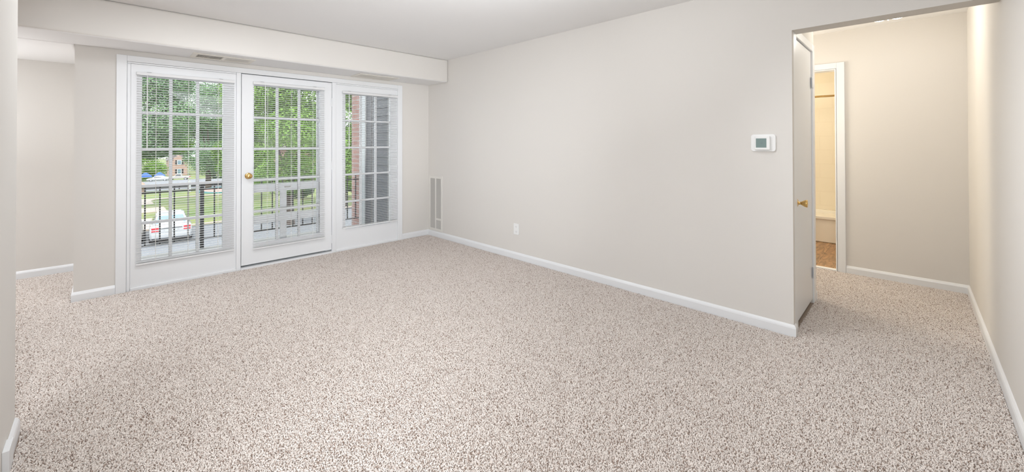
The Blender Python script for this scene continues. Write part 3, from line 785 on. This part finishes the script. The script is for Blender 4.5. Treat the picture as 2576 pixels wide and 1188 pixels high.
pz = gz(70)
MB().loft([[(-.6, 68, pz + 1.05), (3.75, 68, pz + 1.05), (3.75, 73, pz + 1.05), (-.6, 73, pz + 1.05)], [(.2, 69.5, pz + 2.3), (2.7, 69.5, pz + 2.3), (2.7, 71.5, pz + 2.3), (.2, 71.5, pz + 2.3)]]).build('hip_roof', ROOFP, pv)
MB().box(-.7, 3.85, 67.9, 68.0, pz + .95, pz + 1.07).build('fascia', TRIM, pv)
MB().box(-.4, 3.5, 68.3, 72.8, pz, pz + 1.06).build('walls', HBRICK, pv)
for i, (x, y, w_, lab) in enumerate(((7.9, 150, 1.35, 'blue canvas canopy at the far left beyond the lawn'), (10.9, 151, 1.25, 'blue canvas canopy nearer the brick house'))):
    cz = gz(y); cn = tag(empty('canopy', (x, y, cz)), lab, 'canopy', 'blue canopies beyond the lawn')
    MB().loft([[(x - w_, y - 1, cz + 1.2), (x + w_, y - 1, cz + 1.2), (x + w_, y + 1, cz + 1.2), (x - w_, y + 1, cz + 1.2)], [(x - w_*.8, y - .8, cz + 1.8), (x + w_*.8, y - .8, cz + 1.8), (x + w_*.8, y + .8, cz + 1.8), (x - w_*.8, y + .8, cz + 1.8)], [(x - .2, y - .2, cz + 2.4), (x + .2, y - .2, cz + 2.4), (x + .2, y + .2, cz + 2.4), (x - .2, y + .2, cz + 2.4)]]).build('canvas', BLUEC, cn)
    for sx in (-1, 1):
        for sy in (-1, 1): MB().tube([(x + sx*(w_ - .1), y + sy*.9, cz), (x + sx*(w_ - .1), y + sy*.9, cz + 1.2)], .03, 6).build('pole', BLACKM, cn)
tag(MB().box(7.62, 7.92, 67, 67.3, gz(67), gz(67) + 1.55).build('utility_post', PALEG, bevel=.03), 'short white post standing on the far lawn', 'post')
pb = tag(empty('play_bed', (11.5, 62, gz(62))), 'round pink gravel bed with teal edging on the lawn', 'gravel bed')
MB().lathe((12.4, 63.5, gz(63.5) - .2), (0, 0, 1), [(0, 4.3), (.5, 4.3), (.5, 4.0), (.25, 4.0)], 40).build('edging', TEAL, pb)
MB().lathe((12.4, 63.5, gz(63.5) - .2), (0, 0, 1), [(0, 3.98), (.42, 3.98)], 40).build('gravel', PINKG, pb)
bb2 = tag(empty('brick_building', (24, 70, gz(70))), 'long brick building behind the bright green tree', 'building')
MB().box(17.5, 34, 68, 78, gz(70), gz(70) + 5.6).build('walls', BRICK, bb2)
MB().prism([(67.5, gz(70) + 5.6), (78.5, gz(70) + 5.6), (73, gz(70) + 8)], 'x', 17, 34.5).build('gable_roof', ROOFS, bb2)
for wx in (19.5, 22.5, 25.5):
    MB().box(wx - .5, wx + .5, 67.92, 68, gz(70) + 1, gz(70) + 2.4).build('window', TRIM, bb2)
fn = tag(empty('fence', (6, 75, gz(75))), 'low dark fence along the far edge of the lawn', 'fence')
MB().box(-20, 16, 74.6, 74.7, gz(75) + .25, gz(75) + .85).build('rail_panel', mat('dark_fence', (.06, .065, .07), .7), fn)
for i in range(15):
    MB().box(-20 + i*2.5 - .05, -20 + i*2.5 + .05, 74.55, 74.75, gz(75), gz(75) + .95).build('post', BLACKM, fn)


# ------------------------------------------------------------------ trees and bushes: leafy crowns on trunks
def leaves(blobs, n, size, seed):
    rs = np.random.RandomState(seed)
    wts = np.array([b_[3]*b_[4]*b_[5] for b_ in blobs]) ** .75; wts /= wts.sum()
    ch = rs.choice(len(blobs), n, p=wts); B_ = np.array(blobs)[ch]
    d = rs.normal(size=(n, 3)); d /= np.linalg.norm(d, axis=1)[:, None]
    rad = .55 + .5*rs.uniform(size=n) ** .5
    c = B_[:, :3] + d*B_[:, 3:6]*rad[:, None]
    nrm = d + rs.normal(0, .7, (n, 3)); nrm[:, 2] += .4; nrm /= np.linalg.norm(nrm, axis=1)[:, None]
    t = np.cross(nrm, rs.normal(size=(n, 3))); t /= np.linalg.norm(t, axis=1)[:, None]
    u = np.cross(nrm, t); s = size*rs.uniform(.6, 1.3, n)[:, None]
    v = np.stack([c - t*s, c + u*s*.55 + nrm*s*.1, c + t*s, c - u*s*.55 + nrm*s*.1], 1).reshape(-1, 3)
    return v, np.arange(4*n).reshape(-1, 4)


def tree(name, x, y, trunk_h, blobs, m, n, size, seed, label, cat='tree', trunk_r=.3, group='trees beyond the balcony'):
    z0 = gz(y); r = empty(name, (x, y, z0), world=False); tag(r, label, cat, group)
    v, f = leaves(blobs, n, size, seed)
    me = bpy.data.meshes.new('crown'); me.from_pydata(v.tolist(), [], f.tolist()); me.update(); me.materials.append(m)
    o = bpy.data.objects.new('crown', me); COL.objects.link(o); o.parent = r
    if trunk_h:
        q = random.Random(seed); t = MB()
        t.tube([(0, 0, -.1), (q.uniform(-.1, .1), q.uniform(-.1, .1), trunk_h*.5), (q.uniform(-.3, .3), q.uniform(-.3, .3), trunk_h)], [trunk_r*1.3, trunk_r, trunk_r*.75], 9)
        for bl in blobs[:5]:
            t.tube([(0, 0, trunk_h*.8), ((bl[0])*.5, bl[1]*.5, (trunk_h + bl[2])*.5), (bl[0]*.9, bl[1]*.9, bl[2])], [trunk_r*.5, trunk_r*.32, trunk_r*.12], 6)
        t.build('trunk', BARK, r)
    return r


def crown(seed, cx, cz, rx, rz, n, sub):
    q = random.Random(seed); out = []
    for i in range(n):
        a = q.uniform(0, 6.28); rr_ = q.uniform(.25, 1)*rx; h = q.uniform(-1, 1)
        k = math.sqrt(max(.15, 1 - h*h))
        out.append((cx + rr_*k*math.cos(a), rr_*k*math.sin(a), cz + h*rz, sub*q.uniform(.7, 1.2), sub*q.uniform(.7, 1.2), sub*q.uniform(.55, .9)))
    return out


tree('tree', 0.5, 47, 5.0, crown(1, 2.3, 9.8, 3.7, 4.3, 22, 1.9), LEAF_D, 52000, .095, 11, 'tall dark green tree filling the top of the left glazed panel')
tree('tree', 10.5, 72, 5.0, crown(2, 0.6, 8.6, 4.4, 5.6, 24, 2.3), LEAF_D, 48000, .10, 12, 'dark green tree standing right of the short white post')
tree('tree', 8.6, 29, 3.6, crown(3, 0, 7.0, 3.2, 4.0, 22, 1.5), LEAF_B, 60000, .075, 13, 'bright green tree close behind the balcony door', trunk_r=.2)
tree('tree', 9.9, 47, 3.0, crown(8, 0, 6.0, 2.2, 4.6, 18, 1.4), LEAF_B, 36000, .095, 18, 'light green tree just left of the bright green tree', trunk_r=.2)
tree('tree', 14.2, 34, 3.6, crown(4, 0, 7.0, 3.2, 4.2, 20, 1.6), LEAF_B, 45000, .085, 14, 'bright green tree showing in the right glazed panel', trunk_r=.2)
tree('tree', 6.6, 168, 3.0, crown(5, 0, 5.6, 5.6, 5.0, 20, 2.6), LEAF_B, 26000, .17, 15, 'light green tree behind the blue canopies')
tree('tree', 19.0, 122, 2.5, crown(6, 0, 7.0, 4.2, 6.0, 20, 2.6), LEAF_S, 26000, .18, 16, 'deep shadowed tree right of the brick house')
tree('tree', 20.5, 214, 4.0, crown(7, 0, 14.0, 8.5, 6.0, 24, 3.6), LEAF_B, 26000, .24, 17, 'wide tree rising behind the brick house')
for i, (x, y, lab) in enumerate(((-4, 215, 'far background tree left of the brick house'), (34, 190, 'far background tree right of the brick house'), (40, 130, 'far background tree above the long brick building'))):
    tree('tree', x, y, 4, crown(30 + i, 0, 11, 9, 8, 22, 3.8), LEAF_D, 22000, .32, 40 + i, lab)
for i, (x, y, lab) in enumerate(((10.6, 56, 'dark bush beside the gravel bed'), (14.0, 44, 'dark bush right of the bright green tree'), (17.5, 42, 'dark bush below the right glazed panel view'))):
    tree('bush', x, y, 0, crown(50 + i, 0, .9, 1.1, .6, 8, .7), LEAF_S, 7000, .06, 60 + i, lab, 'bush', group='bushes on the lawn')

for o in bpy.data.objects:
    if 'world_built' in o: del o['world_built']
